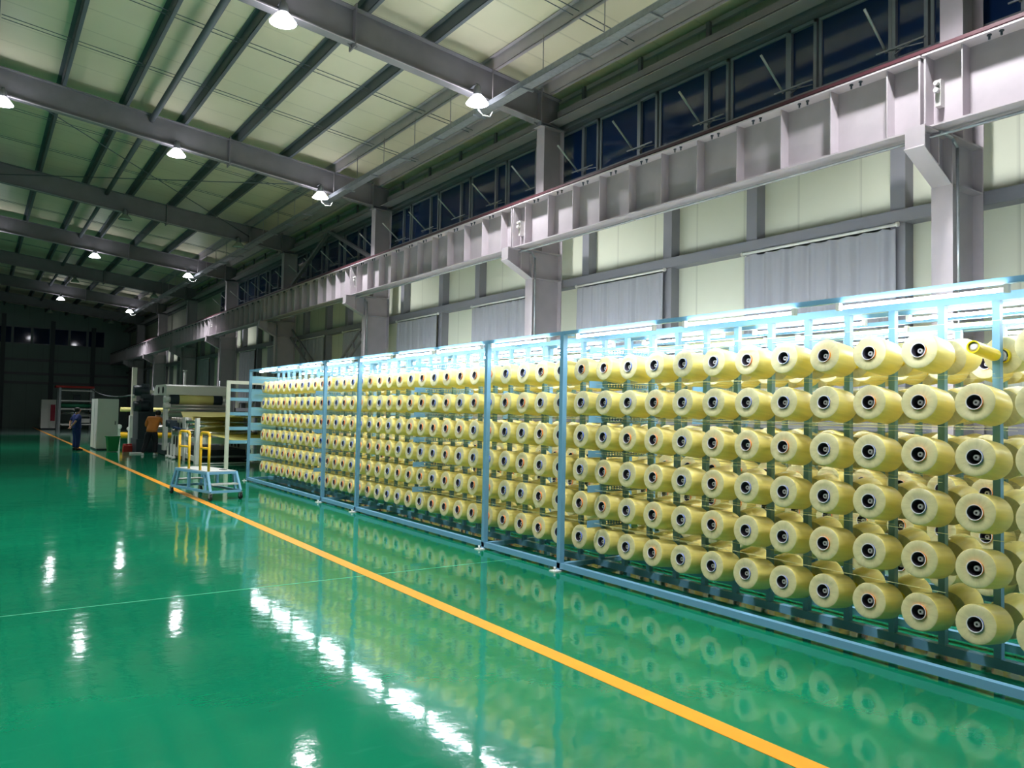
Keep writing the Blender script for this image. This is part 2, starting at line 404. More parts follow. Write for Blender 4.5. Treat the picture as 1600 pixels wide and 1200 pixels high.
# crane beams
SY = [.42+.726*k for k in range(11)]
def crane_beam(y0, i):
    t = empty('crane_beam', (8.8, y0, 0), 0, (f'deep ribbed steel crane beam in the {ORD[i]} bay along the right wall' if i else 'ribbed crane beam nearest the camera along the right wall'), 'crane beam', 'crane beams on the column brackets')
    L = BAY if y0+BAY < YEND else YEND-y0
    mb = MB(); mb.box(-.19, .19, .01, L-.01, ZB0+.005, ZB0+.025); mb.box(-.21, .21, .01, L-.01, ZB1-.02, ZB1); mb.box(-.008, .008, .01, L-.01, ZB0+.025, ZB1-.02)
    mb.build('girder', M['steel'], t)
    rib = MB().box(-.17, -.008, -.006, .006, ZB0+.026, ZB1-.021).mesh('stiffener', M['steel'])
    for s in SY:
        if s < L: inst('stiffener', rib, t, loc=(0, s, 0))
    plate = MB().box(-.19, .19, -.01, .01, ZB0+.026, ZB1-.021).mesh('end_plate', M['steel'])
    inst('end_plate', plate, t, loc=(0, .03, 0)); inst('end_plate', plate, t, loc=(0, L-.03, 0))
    clip = MB()
    for dy in (-.06, .06): clip.tube((-.15, dy, ZB1-.021), (-.15, dy, ZB1-.075), .012, 6); clip.tube((-.15, dy, ZB1-.021), (-.15, dy, ZB1-.035), .024, 6)
    clip = clip.mesh('rail_clip', M['dark'])
    for s in SY[:-1]:
        if s+.4 < L: inst('rail_clip', clip, t, loc=(0, s+.4, 0))
    MB().box(-.04, .04, 0, L, ZB1, ZB1+.06).build('rail', M['steel_dark'], t)
    if i < 5:
        e = L-.13; b = MB(); b.tube((-.1, e, ZB0+.5), (-.16, e, ZB0+.5), .025, 8); b.tube((-.1, e, ZB0+.42), (-.16, e, ZB0+.42), .028, 8); b.box(-.1, -.008, e-.03, e+.03, ZB0+.25, ZB0+.55)
        b.build('buffer', M['spindle'], t)
for i, y in enumerate([Y0-BAY]+YC): crane_beam(y, i)
tag(MB().box(8.66, 8.69, YB, YEND, ZB1+.05, ZB1+.09).build('power_rail', M['redbar']), 'thin dark red power rail along the top of the crane beams', 'rail')
tag(MB().tube((8.78, YB, ZB0-.05), (8.78, YEND, ZB0-.05), .016, 8).build('conduit', M['galv']), 'long thin metal conduit hung under the crane beams', 'pipe')

# ---------------------------------------------------------------- high windows on the right wall
M['glass'] = mat('night_window_glass', (24, 50, 92), .06, spec=.7)
M['frame'] = mat('grey_window_frame', (142, 148, 154), .45, .2)
M['pole'] = mat('opener_pole', (200, 205, 200), .35, .4)
def win(y, k):
    t = empty('window_%d' % (k+1), (10.0, y, 6.58), 0, f'high dark window unit, {ORD[k+1] if k < 15 else "far"} along the right wall, narrow and wide pane', None, 'high windows on the right wall', 'structure')
    fr = MB()
    def ring(a, b, z0, z1, w_=.05, x0=.0, x1=.09):
        fr.box(x0, x1, a, b, z0, z0+w_); fr.box(x0, x1, a, b, z1-w_, z1); fr.box(x0, x1, a, a+w_, z0+w_, z1-w_); fr.box(x0, x1, b-w_, b, z0+w_, z1-w_)
    ring(0, .48, 0, 1.1); ring(.5, 1.6, .0, 1.1, .045)
    fr.box(-.03, .0, .0, .48, 0, .05); fr.box(-.03, 0, 0, .05, 0, 1.1); fr.box(-.03, 0, .43, .48, 0, 1.1); fr.box(-.03, 0, .0, .48, 1.05, 1.1)
    fr.build('window_frame', M['frame'], t)
    MB().box(.03, .045, .05, .43, .05, 1.05).build('pane', M['glass'], t)
    MB().box(.03, .045, .545, 1.555, .045, 1.055).build('pane', M['glass'], t)
    MB().tube((-.12, .5, .12), (-.66, .5, .55), .018, 8).build('opener_pole', M['pole'], t)
    a = MB(); a.bar((-.03, .06, .12), (-.2, .46, .1), .02, .012); a.bar((-.03, .44, .1), (-.2, .1, .12), .02, .012); a.bar((-.2, -.05, .11), (-.2, .6, .11), .02, .02)
    a.build('opener_arm', M['frame'], t)
for k in range(15): win(5.02+1.62*k - 1.62*2, k)
for k in range(15, 24): win(5.02+1.62*(k-2), k)
# lower windows behind curtains
def curtain(y0, y1, k, z1=4.3, z0=2.0):
    names = ['first', 'second', 'third', 'fourth', 'fifth', 'sixth', 'seventh', 'eighth', 'ninth', 'tenth']
    t = empty('curtain', (9.86, (y0+y1)/2, z0), 0, f'grey hanging curtain on the right wall, {names[k]} from the right', 'curtain', 'curtains on the right wall')
    H = z1-z0; W = y1-y0; mb = MB(); n = int(W/.02); rows = 10
    rnd = random.Random(k); ph = rnd.random()*6
    base = len(mb.v)
    for sd in (0, .004):
        for r in range(rows+1):
            fz = r/rows
            for i in range(n+1):
                y = -W/2 + W*i/n
                d = .03*math.sin(y*24+ph) + .02*math.sin(y*41+ph*2) + .012*math.sin(y*9)
                d *= (1-.55*fz)
                sag = -.02*abs(math.sin(y*12)) if r == rows else 0
                mb.v.append((-.02+d-sd, y, H*fz+sag))
    for sd in (0, 1):
        o = sd*(rows+1)*(n+1)
        for r in range(rows):
            for i in range(n):
                a = o+r*(n+1)+i; q = (a, a+1, a+n+2, a+n+1)
                mb.f.append(q if sd else q[::-1]); mb.mi.append(0); mb.sm.append(True)
    mb.build('cloth', M['cloth'], t)
    rd = MB(); rd.tube((-.03, -W/2-.04, H+.03), (-.03, W/2+.04, H+.03), .022, 8); rd.tube((-.03, -W/2-.05, H+.03), (-.03, -W/2-.02, H+.03), .034, 8); rd.tube((-.03, W/2+.02, H+.03), (-.03, W/2+.05, H+.03), .034, 8)
    rd.build('curtain_rod', M['cap'], t)
k = 0
cur = []
for y in YC[:5]:
    cur += [(y+.95, y+3.4), (y+5.12, y+7.5)]
for k, (a, b) in enumerate(cur): curtain(a+.03, b, k)
# lattice braces between the second and third columns from camera
def lattice(p, q, lab):
    p = Vector(p); q = Vector(q); d = (q-p).normalized(); s = Vector((0,0,1)).cross(d).cross(d).normalized()*.16
    mb = MB()
    mb.bar(p+s, q+s, .06, .06); mb.bar(p-s, q-s, .06, .06)
    L = (q-p).length; n = int(L/.55)
    for i in range(1, n):
        c = p + d*(L*i/n); mb.bar(c+s, c-s, .05, .05, up=(1,0,0))
    tag(mb.build('lattice_brace', M['steel_dark']), lab, 'brace', 'lattice braces between the columns', 'structure')
lattice((9.5, YC[2]+.2, 4.6), (9.5, YC[3]-.3, .3), 'ladder-like lattice brace sloping down left from the third column')
lattice((9.62, YC[3]-.2, 4.6), (9.62, YC[2]+.3, .3), 'ladder-like lattice brace sloping down right from the fourth column')
for (q, lab) in (((9.45, YC[2]+.2, 6.2), 'slanting brace under the eaves leaning toward the third column'), ((9.45, YC[3]-.2, 6.2), 'slanting brace under the eaves leaning toward the fourth column')):
    tag(MB().bar((9.5, 24.6, 7.75), q, .12, .1).build('eaves_brace', M['steel_dark']), lab, 'brace', None, 'structure')

# far wall windows and rails
for j in range(12):
    x = 8.2-1.25*j
    t = empty('window_%d' % (30+j), (x, YEND-.05, 6.35), 0, f'dark window high on the far end wall, {ORD[j+1]} from the right', None, 'windows on the far end wall', 'structure')
    fr = MB(); fr.box(-1.2, 0, -.03, .04, 0, .06); fr.box(-1.2, 0, -.03, .04, 1.24, 1.3); fr.box(-.06, 0, -.03, .04, .06, 1.24); fr.box(-1.2, -1.14, -.03, .04, .06, 1.24)
    fr.build('window_frame', M['frame'], t); MB().box(-1.14, -.06, .0, .02, .06, 1.24).build('pane', M['glass'], t)
for z, lab in ((5.05, 'upper dark rail on the far end wall'), (4.0, 'lower dark rail on the far end wall'), (3.3, 'lowest dark rail on the far end wall')):
    tag(MB().box(XL, XW, YEND-.12, YEND, z, z+.18).build('wall_girt', M['girt']), lab, 'wall rail', None, 'structure')
for j, x in enumerate((7.4, 4.6, 1.4, -2, -6)):
    tag(MB().box(x-.15, x+.15, YEND-.2, YEND, 0, zr(x)).build('end_column', M['purlin']), f'dark column on the far end wall, {ORD[j+1]} from right', 'column', None, 'structure')

# ---------------------------------------------------------------- high bay lamps, cable tray
def lamp_meshes():
    body = MB().lathe([(.0, .34), (.05, .34), (.07, .3), (.085, .18), (.085, .12), (.0, .12)], 20).mesh('housing', M['lamp_metal'])
    refl = MB().lathe([(.085, .16), (.14, .1), (.2, .02), (.215, 0), (.205, 0), (.19, .025), (.13, .1), (.075, .155)], 28)
    refl_on = refl.mesh('reflector', M['shade']); refl_off = refl.mesh('reflector', M['lens_off'])
    l = MB().lathe([(.0, -.022), (.08, -.02), (.15, -.01), (.197, .008), (.0, .008)], 28)
    hook = MB().tube((0, 0, .34), (0, 0, .37), .012, 8).box(-.03, .03, -.02, .3, .37, .385).mesh('hook', M['lamp_metal'])
    return body, refl_on, refl_off, l.mesh('lens', M['lens']), l.mesh('lens', M['lens_off']), hook
LM = lamp_meshes()
beam = bpy.data.lights.new('lamp_beam', 'SPOT'); beam.energy = SPOT_W; beam.spot_size = math.radians(128); beam.spot_blend = .7; beam.shadow_soft_size = .17
beam.color = (.97, .98, 1.0)
def lamp_beam(t):
    o = bpy.data.objects.new('lamp_beam', beam); C.objects.link(o); o.parent = t; o.location = (0, 0, -.03)
def lamp(x, y, on, lab):
    z = zr(x)-.30; y -= .28
    t = empty('high_bay_lamp', (x, y, z), 0, lab, 'ceiling lamp', 'high bay lamps under the roof beams')
    inst('housing', LM[0], t); inst('reflector', LM[1 if on else 2], t); inst('lens', LM[3 if on else 4], t); inst('hook', LM[5], t)
    if on: lamp_beam(t)
LX = (('nearest the right wall', 7.54), ('middle of the hall', 3.82), ('far left', .2))
for i, y in enumerate(YC):
    on = i in (0, 1, 2, 4, 6)
    for nm, x in LX:
        if i > 2 and x < 1: continue  # far left lamps under the first two beams are unseen, added for brightness
        lamp(x, y-.04, on, f'round {"lit" if on else "unlit"} high bay lamp, {nm}, under the {ORD[i+1]} roof beam')
for x in (-3.5,):  # unseen lamps added to brighten the near hall and the machine faces
    lamp(x, YC[0]-.04, True, 'added unseen high bay lamp left of the picture, first roof beam'); lamp(x, YC[1]-.04, True, 'added unseen high bay lamp left of the picture, second roof beam'); lamp(x, YC[2]-.04, True, 'added unseen high bay lamp left of the picture, third roof beam'); lamp(x, YC[4]-.04, True, 'added unseen high bay lamp left of the picture, fifth roof beam'); lamp(.2, YC[4]-.04, True, 'added unseen high bay lamp just left of the picture, fifth roof beam')
for i in (1, 2, 4, 6):
    z = zr(7.54)-.30; yl = YC[i]-.3
    tag(MB().path([(7.57, yl, z-.02), (7.58, yl, z-.1), (7.68, yl, z-.18), (7.84, yl, z-.17), (7.9, yl, z-.06)], .01, 6).build('lamp_cable', M['cap']), f'pale looped cable hanging under the wall-side lamp of the {ORD[i+1]} roof beam', 'cable')

XT = 7.97; ZT = 7.66
tr = empty('cable_tray', (XT, 0, 0), 0, 'long galvanised cable tray hung under the roof beams', 'cable tray')
mb = MB(); mb.box(-.1, .1, YB, 60, ZT, ZT+.004); mb.box(-.1, -.096, YB, 60, ZT, ZT+.11); mb.box(.096, .1, YB, 60, ZT, ZT+.11); mb.box(-.105, .105, YB, 60, ZT+.1, ZT+.104)
mb.build('trough', M['galv'], tr)
hr = MB().tube((.0, 0, ZT+.1), (.0, 0, zr(XT)+RD), .009, 6).mesh('hanger_rod', M['steel'])
br = MB().box(-.14, .16, -.02, .02, ZT-.03, ZT-.005).mesh('support_bracket', M['galv'])
y = 2.6
while y < 50:
    inst('hanger_rod', hr, tr, loc=(0, y, 0)); inst('support_bracket', br, tr, loc=(0, y+.5, 0)); y += 1.62

# ---------------------------------------------------------------- creels (yarn racks)
PIT = .38; T7 = math.radians(7)
ZROW = [.343 + .3765*k for k in range(6)][::-1]      # row 0 is the top one
POSTS = [6.80, 8.37, 12.45, 14.05, 18.95]
YFRONT0 = 2.51
KA = range(-1, 43)
XA, XB = 5.95, 7.58
KB0 = 3.15
KB = range(-2, 41)

def creel(xc, y_first, ks, front_posts, lab, near):
    t = empty('yarn_creel', (xc, 0, 0), 0, lab, 'yarn rack', 'blue yarn creels')
    YA, YZ = (-1.2, 18.95)
    def rail(name, x, z0, z1, w_=.06, y0=YA, y1=YZ): MB().box(x-w_/2, x+w_/2, y0, y1, z0, z1).build(name, M['blue'], t)
    rail('base_rail', -.52, .03, .09); rail('base_rail', 0, .03, .10, .07); rail('base_rail', .5, .03, .09)
    rail('top_rail', -.52, 2.65, 2.69, .045); rail('top_rail', 0, 2.62, 2.68, .06); rail('top_rail', .5, 2.65, 2.69, .045)
    ys = [1.2] + POSTS
    for y in ys:
        for x in ((-.52, .5) if near else (-.52, .5)):
            if not near and x < 0 and y != YZ: continue
            MB().box(x-.03, x+.03, y-.03, y+.03, .0, 2.69).build('post', M['blue'], t)
        MB().box(-.49, .47, y-.028, y+.028, .035, .085).build('cross_rail', M['blue'], t)
        MB().box(-.49, .47, y-.028, y+.028, 2.645, 2.685).build('cross_rail', M['blue'], t)
        fp = MB(); fp.box(-.64, -.5, y-.05, y+.05, 0, .012); fp.tube((-.6, y, .01), (-.6, y, .05), .012, 6); fp.build('foot_plate', M['cap'], t)
    up = MB(); up.box(-.025, .025, -.025, .025, .1, 2.62); upm = up.mesh('upright', M['blue'])
    spd = MB()
    for sgn in (-1, 1):
        pass
    def spm(sgn):
        d = Vector((sgn*math.cos(T7), 0, math.sin(T7)))
        m = MB(); a = Vector((sgn*.02, 0, 0))
        m.tube(a, a+d*.24, .013, 10); m.tube(a+d*.015, a+d*.03, .04, 12); m.tube(a+d*.215, a+d*.25, .036, 12, .024, mi=1); m.tube(a+d*.25, a+d*.31, .021, 14, .019)
        m.tube(a+d*.31, a+d*.312, .008, 8, mi=1)
        return m
    sm = {s: spm(s).mesh('spindle', [M['spindle'], M['black']]) for s in (-1, 1)}
    rest = MB(); nsp = 0
    for k in ks:
        y = y_first + PIT*k
        u = inst('upright', upm, t, loc=(0, y, 0))
        for r in range(6):
            for s in (-1, 1):
                if near and s == -1 and -1 <= k <= 14 or near and s == -1 and k < 16 and r < 4:
                    inst('spindle', sm[s], u, loc=(0, 0, ZROW[r]))
                else:
                    src = spm(s); b = len(rest.v); rest.v += [(v[0], v[1]+y, v[2]+ZROW[r]) for v in src.v]
                    rest.f += [tuple(b+i for i in f) for f in src.f]; rest.mi += src.mi; rest.sm += src.sm
    tag(rest.build('spindles', [M['spindle'], M['black']], t), None, kind='stuff')
    # perforated thread guide boards across the rack
    for yb in (6.35, 10.4, 14.55):
        for r in range(6):
            z = ZROW[r] + .039 + .155 + .0
            g = MB(); g.box(-.52, -.34, yb-.004, yb+.004, z, z+.075)
            nh = 22
            g.box(-.34, .52, yb-.004, yb+.004, z, z+.018); g.box(-.34, .52, yb-.004, yb+.004, z+.057, z+.075)
            g.box(-.34, .52, yb-.003, yb+.003, z+.034, z+.041)
            for q in range(nh): x = -.34 + .86*q/(nh-1); g.box(x-.009, x+.009, yb-.003, yb+.003, z+.018, z+.057)
            g.build('guide_board', M['blue'], t)
        MB().box(-.53, -.5, yb-.02, yb+.02, .09, 2.64).build('board_post', M['blue'], t) if False else None
        MB().box(.44, .48, yb-.02, yb+.02, .09, 2.64).build('board_post', M['blue'], t)
    for r in range(6):
        z = ZROW[r] + .17 - (.0)
        MB().box(-.5, .48, YZ-.035, YZ-.03, z-.03, z+.14).build('end_board', M['blue_panel'], t)
    return t
creelA = creel(XA, YFRONT0, KA, POSTS, 'near light blue steel creel rack holding rows of yellow yarn spools', True)
creelB = creel(XB, KB0, KB, POSTS, 'second light blue creel rack standing behind the near one', False)

# light tubes on the racks
tm = MB(); tm.tube((0, -.575, 0), (0, .575, 0), .0125, 12)
tubem = tm.mesh('glass_tube', M['tube'])
capm = MB().box(-.02, .02, -.015, .015, -.02, .035).mesh('end_cap', M['cap'])
hold = MB().tube((0, 0, .02), (0, 0, .06), .005, 6).mesh('clip', M['galv'])
TY = []
yy = 2.69 - 2*1.46
tubecount = 0
starts = [.16, 1.56] + [2.72, 4.36, 5.92, 7.55] + [9.0, 10.25, 11.6, 13.25, 14.75, 16.1, 17.5]
TY = [-.55, .9, 2.80, 4.36, 5.93, 7.62, 9.05, 10.35, 11.72, 13.25, 14.75, 16.1, 17.45, 18.3]
TY = TY[:13]
lines = [('front edge of the near rack', 5.385), ('back edge of the near rack', 6.40), ('front edge of the second rack', 7.11), ('back edge of the second rack', 8.03)]
for nm, x in lines:
    for i, y in enumerate(TY):
        if y < 1.5 and x > 6: pass
        lab = f'glowing white light tube, {ORD[i+1]} along the {nm}'
        t = empty('light_tube', (x, y, 2.605), 0, lab, 'light tube', 'light tubes along the yarn racks')
        inst('glass_tube', tubem, t); inst('end_cap', capm, t, loc=(0, -.585, 0)); inst('end_cap', capm, t, loc=(0, .585, 0))

# spools
TUBE_MATS = [M['tubeyellow'], M['rimwhite'], M['hole'], M['rimorange']]
HL = .135; R0 = .135
prof = [(.055, HL-.006), (.09, HL-.002), (.122, HL), (.131, HL-.004), (R0, HL-.014), (R0+.001, 0), (R0, -HL+.014), (.131, -HL+.004), (.12, -HL), (.055, -HL+.006)]
ymis = [1, 1, 1, 0, 0, 0, 0, 1, 1]
def yarn_mb(n=36): return MB().lathe([p for p in prof][::-1], n, mis=ymis[::-1])
yarnm = yarn_mb().mesh('yarn_spool', [M['yarn'], M['yarn_end']])
tprof = [(.055, -HL-.03), (.055, HL-.004), (.055, HL+.009), (.055, HL+.011), (.05, HL+.011), (.049, HL+.005), (.044, -.06), (.044, -HL-.02), (.05, -HL-.032)]
tmis = [0, 3, 3, 1, 1, 2, 2, 0, 0]
def tube_mb(n=24): return MB().lathe(tprof, n, mis=tmis, closed=True)
tube_o = tube_mb().mesh('core_tube', TUBE_MATS)
tube_b = tube_mb().mesh('core_tube', TUBE_MATS[:3]+[M['rimblue']])
DC = .025 + .035 + HL      # centre of a spool out from its upright
def spool_T(xc, y, z, sgn, spin=0):
    d = Vector((sgn*math.cos(T7), 0, math.sin(T7)))
    c = Vector((xc+sgn*.02, y, z)) + d*DC
    th = sgn*(PI/2-T7)
    return Matrix.Translation(c) @ Matrix.Rotation(th, 4, 'Y') @ Matrix.Rotation(spin, 4, 'Z')
def spool(xc, y, z, sgn, lab, group):
    T = spool_T(xc, y, z, sgn, random.random()*6)
    o = inst('yarn_spool', yarnm, None, T); tag(o, lab, 'yarn spool', group)
    inst('core_tube', random.choice((tube_o, tube_b)), o)
ROWN = ['top row', 'second row from top', 'third row from top', 'fourth row from top', 'fifth row from top', 'bottom row']
PN = ['nearest', 'second', 'third', 'fourth']
def front_label(k, r):
    y = YFRONT0 + PIT*k
    if y < POSTS[0]:
        ks = [q for q in KA if YFRONT0+PIT*q < POSTS[0]]; n = max(ks)-k+1; return f'yellow yarn spool, {ROWN[r]}, {ORD[n]} column right of the nearest tall blue post'
    for p in range(4):
        if POSTS[p] <= y < POSTS[p+1]:
            ks = [q for q in KA if POSTS[p] <= YFRONT0+PIT*q < POSTS[p+1]]; n = k-min(ks)+1
            pn = 'nearest' if p == 0 else PN[p]
            return f'yellow yarn spool, {ROWN[r]}, {ORD[n]} column left of the {pn} tall blue post'
    return f'yellow yarn spool, {ROWN[r]}, last column at the far end of the rack'
for k in KA:
    for r in range(6):
        if k == 0 and r == 0: continue
        spool(XA, YFRONT0+PIT*k, ZROW[r], -1, front_label(k, r), 'yarn spools on the front of the near rack')
# the one empty bobbin tube
T = spool_T(XA, YFRONT0, ZROW[0], -1)
bt = MB(); bt.lathe([(.043, -HL-.03), (.043, HL+.02), (.036, HL+.02), (.034, -HL-.03)], 28, closed=True)
o = bt.build('empty_bobbin', M['tubeyellow']); o.matrix_basis = T; tag(o, 'bare bright yellow bobbin tube without yarn, top row at right', 'bobbin')
c_ = MB().lathe([(.0, HL+.012), (.02, HL+.012), (.034, HL-.0), (.034, HL-.01), (0, HL-.01)][::-1], 20).build('end_plug', M['spindle'], o)
nb = 0
for k in range(0, 7):
    for r in range(6):
        if nb >= 36: break
        nb += 1
        spool(XA, YFRONT0+PIT*k, ZROW[r], 1, f'rear-facing yellow yarn spool, {ROWN[r]}, behind the {ORD[k+2]} column from the right', 'yarn spools on the back of the near rack')
def stuff(items, name, lab):
    src = [(yarn_mb(20), 0), (tube_mb(12), 2)]
    mb = MB()
    for (xc, y, z, sgn) in items:
        T = spool_T(xc, y, z, sgn, random.random()*6)
        for s, off in src:
            b = len(mb.v); fb = len(mb.f)
            mb.v += [tuple(T @ Vector(v)) for v in s.v]
            mb.f += [tuple(b+i for i in f) for f in s.f]; mb.mi += [m+off for m in s.mi]; mb.sm += s.sm
            for fi, q in s.uv.items(): mb.uv[fb+fi] = q
    o = mb.build(name, [M['yarn'], M['yarn_end']]+TUBE_MATS); tag(o, lab, 'yarn spools', None, 'stuff')
items = [(XA, YFRONT0+PIT*k, ZROW[r], 1) for k in KA if k >= 6 for r in range(6)]
items += [(XB, KB0+PIT*k, ZROW[r], -1) for k in KB for r in range(6)]
items += [(XB, KB0+PIT*k, ZROW[r], 1) for k in KB for r in range(6)]
stuff(items, 'yarn_spools_behind', 'many yellow yarn spools on the rear sides of the blue racks')

# yarn threads running along the racks to the machine
mb = MB()
rnd = random.Random(3)
for xc in (XA, XB):
    for r in range(6):
        for q in range(9):
            x = xc - .42 + .1*q if q < 5 else xc + .1*(q-4)
            z = ZROW[r] + .039 + .155 + .012 + .05*rnd.random()
            ys = 2.2 + rnd.random()*3.0
            pts = [(x, ys, z-.008), (x, 6.35, z), (x, 8.4, z-.006), (x, 10.4, z), (x, 12.5, z-.006), (x, 14.55, z), (x, 18.95, z)]
            for a, b in zip(pts, pts[1:]): mb.bar(a, b, .0035, .0022)
tag(mb.build('yarn_threads', M['thread']), 'fine pale threads running lengthwise between the spool rows', 'threads', None, 'stuff')

# ---------------------------------------------------------------- gate frame beyond the rack
YG = 21.6
g = empty('gate_frame', (5.6, YG, 0), 0, 'tall cream square-tube frame with blue boards beyond the far end of rack', 'frame')
mb = MB(); mb.box(-.045, .045, -.045, .045, 0, 2.5); mb.build('post', M['cream'], g)
mb = MB(); mb.box(2.9, 2.99, -.045, .045, 0, 2.5); mb.build('post', M['cream'], g)
MB().box(.045, 2.9, -.045, .045, 2.41, 2.5).build('top_bar', M['cream'], g)
for z in (2.2, 1.95, 1.55, 1.15, .78): MB().box(.045, 2.9, -.01, .01, z, z+.09).build('guide_board', M['blue_panel'], g)

# ---------------------------------------------------------------- roller machine (calender) beyond the gate
m = empty('roller_machine', (5.5, 29.5, 0), 0, 'large white roller machine with boxy hood and yellow yarn web', 'machine')
XM0, XM1 = 0.0, 2.1
hd = MB()
hp = [(0, 2.19), (2.3, 2.19), (2.3, 2.42), (1.9, 2.56), (.25, 2.56), (0, 2.5)]
hd.prism(hp, 'x', 0, XM1); hd.build('hood', M['white'], m)
for y in (.55, 1.35):
    MB().tube((-.015, y, 2.2), (.0, y, 2.2), .0, 16) if False else None
    o = MB(); o.lathe([(0, 0), (.17, 0), (.17, .012), (0, .012)], 20, T=Matrix.Translation((-.002, y, 2.36)) @ Matrix.Rotation(-PI/2, 4, 'Y') @ Matrix.Diagonal((.75, .8, 1, 1))); o.build('oval_hole', M['black'], m)
for x in (0, XM1-.12):
    MB().box(x, x+.12, .1, .45, .2, 2.19).build('upright', M['white'], m)
    for z in (2.02, 1.78):
        h = MB(); h.tube((x-.06, .1, z), (x+.18, .1, z), .1, 16); h.build('bearing_housing', M['white'], m)
def roller(x0, x1, y, z, r, mats, name='roller', parent=m):
    return MB().tube((x0, y, z), (x1, y, z), r, 24).build(name, mats, parent)
roller(.16, 1.94, .1, 2.02, .17, M['dark']); w_ = roller(.45, 1.62, .1, 2.02, .176, M['sheet'], 'wound_web')
roller(.2, 2.1, .0, 1.80, .055, M['pinkroll']); roller(.1, 2.1, -.15, 1.68, .06, M['pinkroll'])
roller(.1, 2.0, .2, 1.5, .12, M['pinkroll'])
# lower stand with oval-hole side plates, nearer the rack
def side_plate(x, y0, y1, z1, parent, ovals, name='side_plate'):
    p = MB(); p.prism([(y0, .16), (y1, .08), (y1, z1), (y0, z1)], 'x', x-.03, x+.03); pl = p.build(name, M['white'], parent)
    for (y, z, ry, rz_) in ovals:
        o = MB(); T = Matrix.Translation((x-.032, y, z)) @ Matrix.Rotation(-PI/2, 4, 'Y') @ Matrix.Diagonal((rz_, ry, 1, 1))
        o.lathe([(0, 0.006), (1, .006), (1, 0), (0, 0)], 20, T=T); o.build('oval_hole', M['black'], pl)
for x in (.12, 2.05):
    for (yc) in (-2.75, -4.35):
        MB().box(x-.05, x+.05, yc-.12, yc+.12, 0.0, 1.42).build('plate_column', M['white'], m)
    side_plate(x, -3.0, -.7, 1.38, m, [(-1.0-.42*i, 1.05, .15, .24) for i in range(4)] + [(-1.2-.42*i, .58, .13, .2) for i in range(3)])
    MB().prism([(-4.4, .05), (-2.9, .12), (-2.9, .26), (-4.4, .2)], 'x', x-.03, x+.03).build('foot_beam', M['white'], m)
    MB().box(x-.04, x+.04, -4.4, -2.8, .68, .8).build('side_beam', M['white'], m)
for i in range(4):
    roller(.02, 2.1, -1.0-.42*i, 1.3, .09, M['pinkroll']); roller(.02, 2.1, -1.2-.42*i, .9, .09, M['pinkroll'])
for (y, z) in ((-3.1, 1.28), (-3.5, 1.15), (-3.3, .95), (-4.2, .95)):
    roller(.05, 2.1, y, z, .05, M['chrome'])
MB().box(.2, 2.1, -4.45, -4.3, .62, .82).build('cross_beam', M['cream'], m)
MB().box(.1, 2.8, -3.0, -2.9, .1, .16).build('base_bar', M['galv'], m)
MB().box(.1, 2.2, -2.9, 2.2, 0.02, .35).build('base', M['dark'], m)
MB().tube((.15, -4.7, .03), (2.9, -4.7, .03), .02, 8).build('floor_pipe', M['cap'], m)
b = MB(); b.box(-.2, .1, -1.9, -1.5, 1.05, 1.3); b.tube((-.28, -1.7, 1.2), (-.1, -1.7, 1.2), .12, 14); b.build('gearbox', M['dark'], m)
b = MB(); b.bar((-.15, -2.2, 1.08), (-.15, -4.5, 1.02), .05, .06); b.build('blue_arm', mat('blue_arm_paint', (28, 62, 120), .4), m)
for i in range(3):
    b = MB(); b.bar((-.05, -.9-.5*i, .5), (-.05, -.9-.5*i, .1), .05, .05); b.tube((-.12, -.9-.5*i, .05), (0, -.9-.5*i, .05), .05, 10); b.build('levelling_foot', M['white'], m)
# motors and drives on its far left
dm = empty('drive_unit', (5.35, 32.6, 0), 0, 'dark slate drive unit with motors beside the white hood', 'machine')
b = MB(); b.box(-.35, .35, -.5, .9, 0, .5); b.box(-.3, .3, -.4, .8, .5, 1.55); b.build('cabinet', M['dark'], dm)
b = MB(); b.tube((-.45, -.2, 1.75), (.1, -.2, 1.75), .2, 16); b.tube((-.25, -.2, 1.75), (-.2, -.2, 1.75), .26, 16); b.build('motor', M['dark'], dm)
b = MB(); b.tube((-.45, -.1, 2.35), (.05, -.1, 2.35), .2, 16); b.box(-.2, .1, -.25, .05, 2.05, 2.62); b.build('motor', M['dark'], dm)
b = MB(); b.box(-.1, .25, -.2, .1, 1.5, 2.2); b.build('bracket', M['dark'], dm)
MB().tube((-.5, -.2, 2.13), (-.42, -.2, 2.13), .07, 12).build('white_cap', M['cap'], dm)
# yarn sheets drawn from rack to machine
def sheet(pts, x0a, x1a, x0b, x1b, lab):
    mb = MB(); n = len(pts)
    for i, (y, z) in enumerate(pts):
        f = i/(n-1); a = x0a+(x0b-x0a)*f; c = x1a+(x1b-x1a)*f
        mb.v += [(a, y, z), (c, y, z), (a, y, z+.004), (c, y, z+.004)]
    for i in range(n-1):
        b = 4*i; mb.f += [(b+2, b+3, b+7, b+6), (b, b+4, b+5, b+1), (b, b+2, b+6, b+4), (b+1, b+5, b+7, b+3)]; mb.mi += [0]*4; mb.sm += [False]*4
    tag(mb.build('yarn_sheet', M['sheet']), lab, 'yarn sheet', 'yarn sheets fed into the roller machine')
sheet([(21.6, 1.52), (24.8, 1.46), (27.2, 1.46)], 5.75, 8.4, 5.9, 7.5, 'topmost pale yellow yarn sheet running from gate to rollers')
sheet([(21.6, .87), (24.4, .93), (26.5, .85)], 5.75, 8.4, 5.85, 7.5, 'lowest yarn sheet running nearly level toward the chrome rollers')
def web(poly, x0, x1, lab):
    tag(MB().prism(poly, 'x', x0, x1).build('yarn_sheet', M['sheet']), lab, 'yarn sheet', 'yarn sheets fed into the roller machine')
